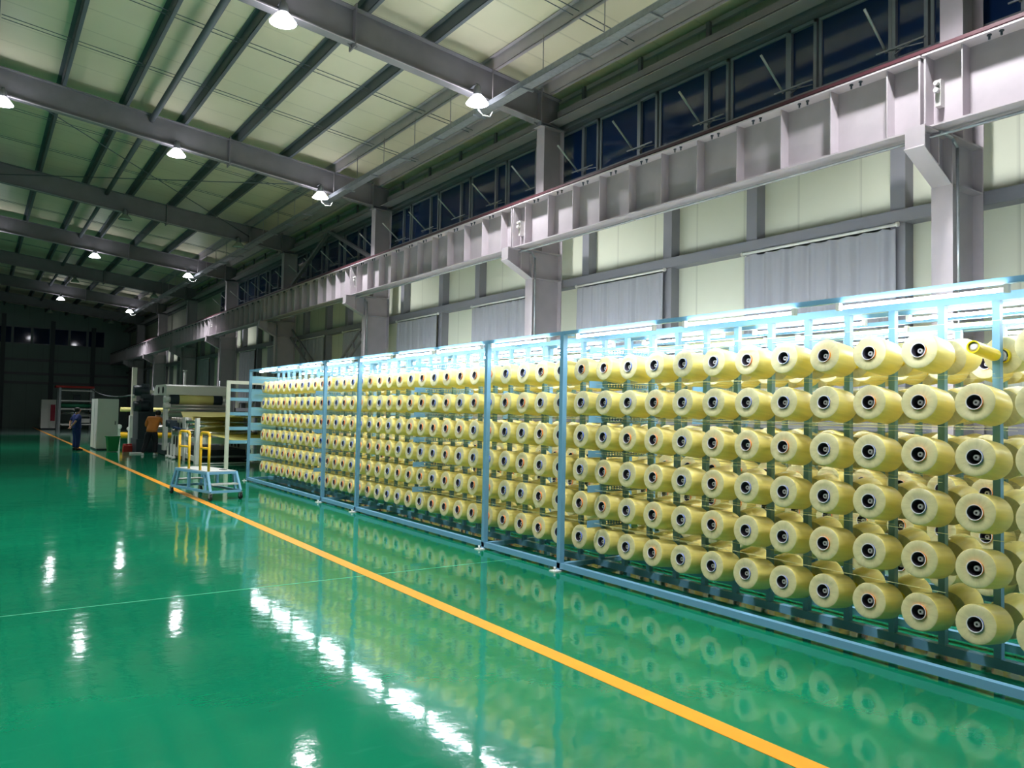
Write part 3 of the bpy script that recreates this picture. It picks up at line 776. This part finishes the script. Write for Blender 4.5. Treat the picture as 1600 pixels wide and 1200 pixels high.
web([(26.5, .84), (26.52, .83), (27.1, 1.43), (27.08, 1.44)], 5.85, 7.55, 'steep yellow yarn sheet seen behind the cream gate post')
web([(27.6, 1.3), (27.62, 1.29), (28.2, 1.58), (28.18, 1.59)], 5.75, 7.5, 'steep yarn sheet rising up to the pinkish rollers under the hood')
for (x, y, z, l) in ((7.25, 25.0, 1.24, 'small red clip box beside the cream gate post'), (6.0, 19.02, 1.12, 'small red clip box at the far end of the blue rack')):
    tag(MB().box(x-.07, x+.07, y-.03, y+.03, z-.05, z+.05).build('clip_box', M['red']), l, 'box')

# ---------------------------------------------------------------- second roller stand, left of the person in orange
s = empty('roller_stand', (5.9, 36.2, 0), 0, 'white roller stand with oval holes left of the person in orange', 'machine')
for x in (0, 1.9):
    side_plate(x, -1.4, 1.3, 1.5, s, [(-1.0+.5*i, 1.15, .16, .26) for i in range(4)] + [(-.9+.5*i, .62, .14, .22) for i in range(3)])
for i in range(4): roller(-.3, 2.0, -1.0+.5*i, 1.42, .07, M['chrome'], parent=s); roller(-.1, 2.0, -.9+.5*i, .85, .1, M['pinkroll'], parent=s)
roller(-.7, 2.0, 1.6, 1.6, .1, M['sheet'], 'wound_web', s); roller(-.7, 2.0, 1.8, .45, .14, M['yellow'], 'yellow_roll', s)
MB().box(-.02, 2, -1.4, 1.3, .0, .14).build('base', M['dark'], s)
for i in range(3):
    b = MB(); b.box(-1.25+.4*i, -1.15+.4*i, 1.0, 1.1, 0.0, 1.0-.1*i); b.tube((-1.2+.4*i, .98, .95-.1*i), (-1.2+.4*i, 1.12, .95-.1*i), .1, 12); b.build('stand_arm', M['white'], s)
p = empty('jib_post', (5.5, 36.4, 0), 0, 'tall cream jib post with a short arm beside the roller stand', 'post')
MB().box(-.09, .09, -.09, .09, 0, 3.42).build('post', M['cream'], p)
b = MB(); b.box(.09, .85, -.06, .06, 2.32, 2.46); b.build('arm', M['cream'], p)
MB().tube((.85, 0, 2.24), (.85, 0, 2.5), .07, 10).build('pulley', M['cap'], p)
MB().box(-.14, .14, -.14, .14, 0, 1.35).build('sleeve', M['white'], p)
# thin poles behind the machine
for (x, y, h, l) in ((6.85, 33.1, 3.2, 'thin white pole standing behind the boxy hood'), (6.7, 38, 3.9, 'thin dim pole left of the boxy hood')):
    if x > 6.8: tag(MB().tube((x, y, 0), (x, y, h), .05, 10).tube((x, y, h), (x, y, h+.04), .08, 10).build('pole', M['white']), l, 'pole')
# ---------------------------------------------------------------- control cabinets and bin
c = empty('control_cabinet', (4.25, 34.0, 0), 0, 'tall white control cabinet behind the green bin', 'cabinet')
MB().box(-.38, .36, 0, 1.9, .06, 2.02).build('body', M['white'], c)
MB().box(-.36, .34, -.02, 0, .1, 1.98).build('door', M['white'], c)
MB().box(-.37, .35, .02, 1.85, 0, .06).build('plinth', M['dark'], c)
MB().box(-.385, -.38, .95, .97, .08, 2.0).build('side_seam', M['dark'], c)
MB().box(.24, .27, -.035, -.02, 1.0, 1.14).build('handle', M['steel_dark'], c)
g = empty('waste_bin', (4.27, 32.7, 0), .1, 'green plastic waste bin in front of the white cabinet', 'bin')
def taper(mb, w0, d0, w1, d1, z0, z1): mb.quad_box([(-w0,-d0,z0),(w0,-d0,z0),(w0,d0,z0),(-w0,d0,z0),(-w1,-d1,z1),(w1,-d1,z1),(w1,d1,z1),(-w1,d1,z1)])
b = MB(); taper(b, .16, .14, .21, .18, .02, .56); b.build('body', M['bin'], g)
b = MB(); taper(b, .235, .2, .235, .2, .56, .6); b.build('rim', M['bin'], g)
b = MB(); taper(b, .19, .16, .19, .16, .601, .603); b.build('opening', M['black'], g)
for i, (x, y) in enumerate(((4.75, 32.9), (4.9, 33.05))):
    t = MB(); t.box(-.09, .09, -.12, .12, 0, .22); t.tube((-.09, 0, .26), (.09, 0, .26), .03, 8)
    o = t.build('red_canister', M['red'], None, (x, y, 0)); tag(o, ('small red canister on the floor right of the green bin', 'second small red canister farther right of the green bin')[i], 'canister')
tag(MB().box(-.2, .2, -.12, .12, 0, .05).build('floor_box', M['cap'], None, (4.85, 31.2, 0)), 'small pale box lying on floor before the jib post', 'box')

# ---------------------------------------------------------------- far frame machine
f = empty('winding_frame', (4.7, 62.0, 0), 0, 'far grey frame machine with a red top beam and green roller', 'machine')
for x in (0, 2.05):
    for y in (0, 1.4): MB().box(x-.07, x+.07, y-.07, y+.07, 0, 2.95).build('post', M['galv'], f)
for z in (2.72, 2.0, 1.42, .35):
    MB().box(.07, 1.98, -.05, .05, z, z+.09).build('cross_bar', M['cap'], f)
MB().box(-.25, 2.1, 0, 1.4, 2.95, 3.1).build('red_beam', M['red'], f)
roller(.1, 1.95, .4, 1.72, .15, M['greenroll'], 'green_roller', f); roller(.1, 1.95, .2, 1.2, .08, M['chrome'], parent=f)
for (x0, x1, z0, z1) in ((.8, 1.95, .5, .8), (.8, 1.95, .95, 1.1), (.2, .8, .3, .42)): MB().box(x0, x1, .5, .6, z0, z1).build('panel', M['white'], f)
b = MB(); b.box(.9, 1.3, .6, 1.0, 2.1, 2.5); b.build('motor', M['dark'], f)
c2 = empty('control_cabinet', (4.05, 63.5, 0), 0, 'pale far cabinet with a pink board left of the grey frame', 'cabinet')
MB().box(-.35, .55, 0, 1.2, .08, 2.1).build('body', M['white'], c2); MB().box(-.33, .53, .02, 1.18, 0, .08).build('plinth', M['dark'], c2)
MB().box(.22, .5, -.04, 0, .6, 1.75).build('pink_board', M['grating'], c2)
cb = MB(); pts = []
for i in range(13):
    t = i/12; pts.append((6.7 + (5.6-6.7)*t, 62 + (34.5-62)*t, 2.85 + (2.35-2.85)*t - .55*4*t*(1-t)*.6))
tag(cb.path(pts, .03, 6).build('hanging_cable', M['galv']), 'sagging cable between the far frame and the dark drive unit', 'cable')

# ---------------------------------------------------------------- rolling platform
A = Vector((3.30, 16.75, 0)); B = Vector((3.64, 15.12, 0)); ux = (A-B).normalized(); uy = Vector((ux.y, -ux.x, 0))
ctr = (A+B)/2 + uy*.3
p = empty('rolling_platform', ctr, math.atan2(ux.y, ux.x), 'light blue wheeled step platform with two yellow handrails', 'platform')
# local x: along (toward far end), local y negative: toward the rack
LB, WB, LT, WT, ZT_, ZBs = .86, .30, .68, .285, .52, .16
def PB(sx, sy, z=ZBs): return Vector((sx*LB, sy*WB, z))
def PT(sx, sy, z=ZT_): return Vector((sx*LT, sy*WT, z))
for sx in (-1, 1):
    for sy in (-1, 1):
        MB().bar(PB(sx, sy), PT(sx, sy), .045, .045).build('leg', M['blue'], p)
        MB().bar(PB(sx, sy)+Vector((-sx*.2, 0, 0)), PT(sx, sy)+Vector((-sx*.13, 0, 0)), .04, .04).build('inner_leg', M['blue'], p)
        w_ = MB(); q = PB(sx, sy, .06); w_.tube(q+Vector((0, -.018, 0)), q+Vector((0, .018, 0)), .06, 16); w_.build('wheel', M['black'], p)
        w_ = MB(); w_.box(q.x-.03, q.x+.03, q.y-.028, q.y-.022, .05, .14); w_.box(q.x-.03, q.x+.03, q.y+.022, q.y+.028, .05, .14); w_.box(q.x-.035, q.x+.035, q.y-.03, q.y+.03, .13, .145); w_.build('caster_fork', M['galv'], p)
for sy in (-1, 1):
    MB().bar(PB(-1, sy), PB(1, sy), .045, .045).build('base_bar', M['blue'], p)
    MB().bar(PT(-1, sy, ZT_-.02), PT(1, sy, ZT_-.02), .045, .045).build('top_bar', M['blue'], p)
    MB().bar((0.1, sy*WB*.97, ZBs), (0.1, sy*WT, ZT_-.03), .05, .04, up=(1,0,0)).build('middle_leg', M['blue'], p)
for sx in (-1, 1):
    MB().bar(PB(sx, -1), PB(sx, 1), .045, .045).build('base_bar', M['blue'], p)
    MB().bar(PT(sx, -1, ZT_-.02), PT(sx, 1, ZT_-.02), .045, .045).build('top_bar', M['blue'], p)
    MB().box(sx*.74-.11, sx*.74+.11, -.26, .26, .28, .305).build('step', M['plat'], p)
MB().box(-LT, LT, -WT, WT, ZT_, ZT_+.02).build('deck', M['plat'], p)
MB().box(-.5, -.35, -.2, -.1, ZT_+.02, ZT_+.03).build('black_label', M['black'], p)
for (xa, xb) in ((-.66, -.30), (.20, .65)):
    y_ = WT-.03; pts = [(xa, y_, ZT_+.02)]
    for a in range(0, 91, 18): pts.append((xa+.07-.07*math.cos(math.radians(a)), y_, ZT_+.68+.07*math.sin(math.radians(a))))
    for a in range(90, -1, -18): pts.append((xb-.07+.07*math.cos(math.radians(a)), y_, ZT_+.68+.07*math.sin(math.radians(a))))
    pts.append((xb, y_, ZT_+.02))
    r_ = MB().path(pts, .025, 10); r_.tube((xa, y_, ZT_+.45), (xb, y_, ZT_+.45), .022, 10); r_.build('handrail', M['yellow'], p)

# ---------------------------------------------------------------- people
def skin_obj(name, chains, mt, parent, sub=2):
    """chains: list of [(pos, rx, ry), ...]; a chain may start with an int = index of a named vertex"""
    vs, es, rs = [], [], []
    for ch in chains:
        prev = None
        for it in ch:
            if isinstance(it, int): prev = it; continue
            vs.append(tuple(it[0])); rs.append((it[1], it[2] if len(it) > 2 else it[1])); i = len(vs)-1
            if prev is not None: es.append((prev, i))
            prev = i
    me = bpy.data.meshes.new(name); me.from_pydata(vs, es, []); o = bpy.data.objects.new(name, me); C.objects.link(o); o.parent = parent
    me.materials.append(mt)
    md = o.modifiers.new('skin', 'SKIN'); md.use_smooth_shade = True
    sl = me.skin_vertices[0].data if me.skin_vertices else None
    if sl is None:
        return o
    roots = set()
    start = True
    adj = {}
    for a, b in es: adj.setdefault(a, []).append(b); adj.setdefault(b, []).append(a)
    seen = set()
    for i in range(len(vs)):
        sl[i].radius = rs[i]; sl[i].use_root = False
        if i not in seen:
            roots.add(i); st = [i]
            while st:
                k_ = st.pop()
                if k_ in seen: continue
                seen.add(k_); st += adj.get(k_, [])
    for i in roots: sl[i].use_root = True
    s2 = o.modifiers.new('sub', 'SUBSURF'); s2.levels = sub; s2.render_levels = sub
    return o
def person(loc, rz, lab, J, top, bottom, shoe, sleeve_frac, g_=.03):
    """J: joints in the person's frame, facing +y, x to the person's right"""
    t = empty('person', loc, rz, lab, 'person')
    V = lambda n: Vector(J[n])
    def mid(a, b, f): return V(a).lerp(V(b), f)
    body = [[(V('pelvis'), .13, .11), (mid('pelvis', 'chest', .5), .12, .095), (V('chest'), .15, .1), (V('neck'), .055, .055), (mid('neck', 'head', .45), .05, .055), (V('head')-Vector((0,0,.03)), .07, .085), (V('head')+Vector((0,0,.05)), .078, .09), (V('head')+Vector((0,0,.1)), .05, .06)]]
    for s in 'lr':
        body.append([0, (V('hip'+s), .09, .09), (mid('hip'+s, 'knee'+s, .5), .075, .075), (V('knee'+s), .055, .055), (mid('knee'+s, 'ankle'+s, .35), .055, .055), (V('ankle'+s), .036, .036), (V('toe'+s), .03, .035)])
        body.append([2, (V('sh'+s), .055, .055), (mid('sh'+s, 'el'+s, .5), .046, .046), (V('el'+s), .037, .037), (mid('el'+s, 'wr'+s, .4), .035, .035), (V('wr'+s), .024, .024), (V('hand'+s), .034, .02)])
        hd_ = (V('hand'+s)-V('wr'+s)).normalized(); sd = hd_.orthogonal().normalized(); sd2 = hd_.cross(sd)
        for q in range(4):
            o_ = V('hand'+s)+sd*((q-1.5)*.019); ln = (.065, .08, .074, .058)[q]
            body.append([(o_, .009), (o_+hd_*(.02+ln*.5)+sd2*.006, .0085), (o_+hd_*(.02+ln)+sd2*.028, .0075)])
        o_ = V('hand'+s)-hd_*.03+sd*.03
        body.append([(o_, .01), (o_+sd*.025+hd_*.03, .0095), (o_+sd*.03+hd_*.06, .008)])
    skin_obj('body', body, M['skin'], t)
    # face and hair
    f = V('face').normalized(); hpos = V('head')+Vector((0, 0, .03)); rt = f.cross(Vector((0,0,1))).normalized()
    MB().tube(hpos+f*.075-Vector((0,0,.0)), hpos+f*.11-Vector((0,0,.022)), .012, 8, .016).build('nose', M['skin'], t)
    e = MB()
    for s_ in (-1, 1): e.tube(hpos+f*.07+rt*s_*.032+Vector((0,0,.012)), hpos+f*.085+rt*s_*.032+Vector((0,0,.012)), .009, 8)
    e.build('eyes', M['black'], t)
    MB().bar(hpos+f*.083+rt*.024-Vector((0,0,.05)), hpos+f*.083-rt*.024-Vector((0,0,.05)), .012, .008).build('mouth', mat('lips', (160, 90, 85), .6) if 'lips' not in bpy.data.materials else bpy.data.materials['lips'], t)
    e = MB()
    for s_ in (-1, 1): e.tube(hpos+rt*s_*.07, hpos+rt*s_*.088, .022, 10, .014)
    e.build('ears', M['skin'], t)
    hb = hpos-f*.028+Vector((0,0,.035))
    prof_ = [(.012, .088), (.05, .08), (.082, .055), (.1, .01), (.1, -.03), (.088, -.075), (.06, -.1), (.012, -.1)]
    hm = MB(); hm.lathe(prof_, 18, T=Matrix.Translation(hb)); hm.build('hair', M['hair'], t)
    if top is M['navy']:
        MB().lathe([(.01, .04), (.035, .02), (.04, -.02), (.02, -.1), (.01, -.12)], 12, T=Matrix.Translation(hb-f*.1-Vector((0,0,.04)))).build('ponytail', M['hair'], t)
    # clothes: slightly larger skins over the same joints
    tp = [[(V('pelvis')-Vector((0,0,.11)), .16+g_, .135+g_), (V('pelvis')+Vector((0,0,.02)), .15+g_, .13+g_), (mid('pelvis', 'chest', .5), .135+g_, .105+g_), (V('chest'), .16+g_, .105+g_), (V('neck')-Vector((0,0,.03)), .075, .07)]]
    for s in 'lr':
        ch = [3, (V('sh'+s), .062+g_*.6, .06+g_*.6), (mid('sh'+s, 'el'+s, .5), .058+g_*.5, .056+g_*.5)]
        if sleeve_frac > .6: ch += [(V('el'+s), .05+g_*.4, .05+g_*.4), (mid('el'+s, 'wr'+s, .5), .042+g_*.4, .042+g_*.4), (mid('el'+s, 'wr'+s, .93), .036+g_*.3, .036+g_*.3)]
        else: ch += [(mid('sh'+s, 'el'+s, .85), .058+g_*.5, .056+g_*.5)]
        tp.append(ch)
    skin_obj('jacket', tp, top, t)
    bt_ = [[(V('pelvis')+Vector((0,0,.06)), .135+g_*.8, .115+g_*.8), (V('pelvis')-Vector((0,0,.04)), .14+g_*.8, .12+g_*.8)]]
    for s in 'lr':
        bt_.append([1, (V('hip'+s)-Vector((0,0,.05)), .1+g_*.6, .1+g_*.6), (mid('hip'+s, 'knee'+s, .5), .09+g_*.6, .09+g_*.6), (V('knee'+s), .075+g_*.5, .075+g_*.5), (mid('knee'+s, 'ankle'+s, .5), .07+g_*.4, .07+g_*.4), (V('ankle'+s), .062+g_*.3, .062+g_*.3)])
    skin_obj('trousers', bt_, bottom, t)
    for s in 'lr':
        a = V('ankle'+s); to = V('toe'+s); d = (to-a); d.z = 0; d.normalize(); w2 = Vector((d.y, -d.x, 0))*.045
        heel = Vector((a.x, a.y, 0))-d*.06; tip = Vector((to.x, to.y, 0))+d*.05
        sm_ = MB(); sm_.quad_box([heel-w2, heel+w2, tip+w2*.8, tip-w2*.8, heel-w2*.9+Vector((0,0,.085)), heel+w2*.9+Vector((0,0,.085)), tip+w2*.6+Vector((0,0,.045)), tip-w2*.6+Vector((0,0,.045))])
        so = sm_.build('shoe', shoe, t); bv = so.modifiers.new('bev', 'BEVEL'); bv.width = .015; bv.segments = 2
    return t
# blue: faces the machine on the right, hands behind the back (frame: +y forward)
J = dict(pelvis=(0, 0, .9), chest=(0, .01, 1.22), neck=(0, 0, 1.39), head=(.0, .03, 1.52), face=(.1, 1, .15),
         hipl=(-.09, 0, .85), kneel=(-.09, .02, .47), anklel=(-.09, -.02, .08), toel=(-.1, .13, .04),
         hipr=(.09, 0, .85), kneer=(.09, .03, .47), ankler=(.09, 0.02, .08), toer=(.1, .17, .04),
         shl=(-.18, 0, 1.33), ell=(-.25, -.14, 1.1), wrl=(-.1, -.2, .9), handl=(-.03, -.21, .86),
         shr=(.18, 0, 1.33), elr=(.25, -.14, 1.1), wrr=(.1, -.22, .92), handr=(.04, -.24, .88))
person((3.2, 34.3, 0), -PI/2+.25, 'person in navy work clothes standing with hands behind the back', J, M['navy'], M['navy'], M['black'], .5, .055)
# orange: leans over the machine, seen from behind
J = dict(pelvis=(0, -.05, .9), chest=(.04, .12, 1.2), neck=(.07, .2, 1.36), head=(.11, .3, 1.46), face=(.3, 1, -.5),
         hipl=(-.1, -.05, .86), kneel=(-.17, -.02, .48), anklel=(-.26, -.12, .08), toel=(-.29, .04, .04),
         hipr=(.1, -.05, .86), kneer=(.11, .05, .48), ankler=(.12, -.02, .08), toer=(.14, .14, .04),
         shl=(-.17, .14, 1.32), ell=(-.26, .16, 1.06), wrl=(-.15, .36, .98), handl=(-.1, .42, .97),
         shr=(.22, .14, 1.3), elr=(.36, .22, 1.08), wrr=(.34, .42, 1.04), handr=(.33, .5, 1.03))
person((5.2, 30.15, 0), -.45, 'person in orange-brown jacket and black trousers bending over the machine', J, M['orange'], M['trouser'], M['sole'], 1, .05)
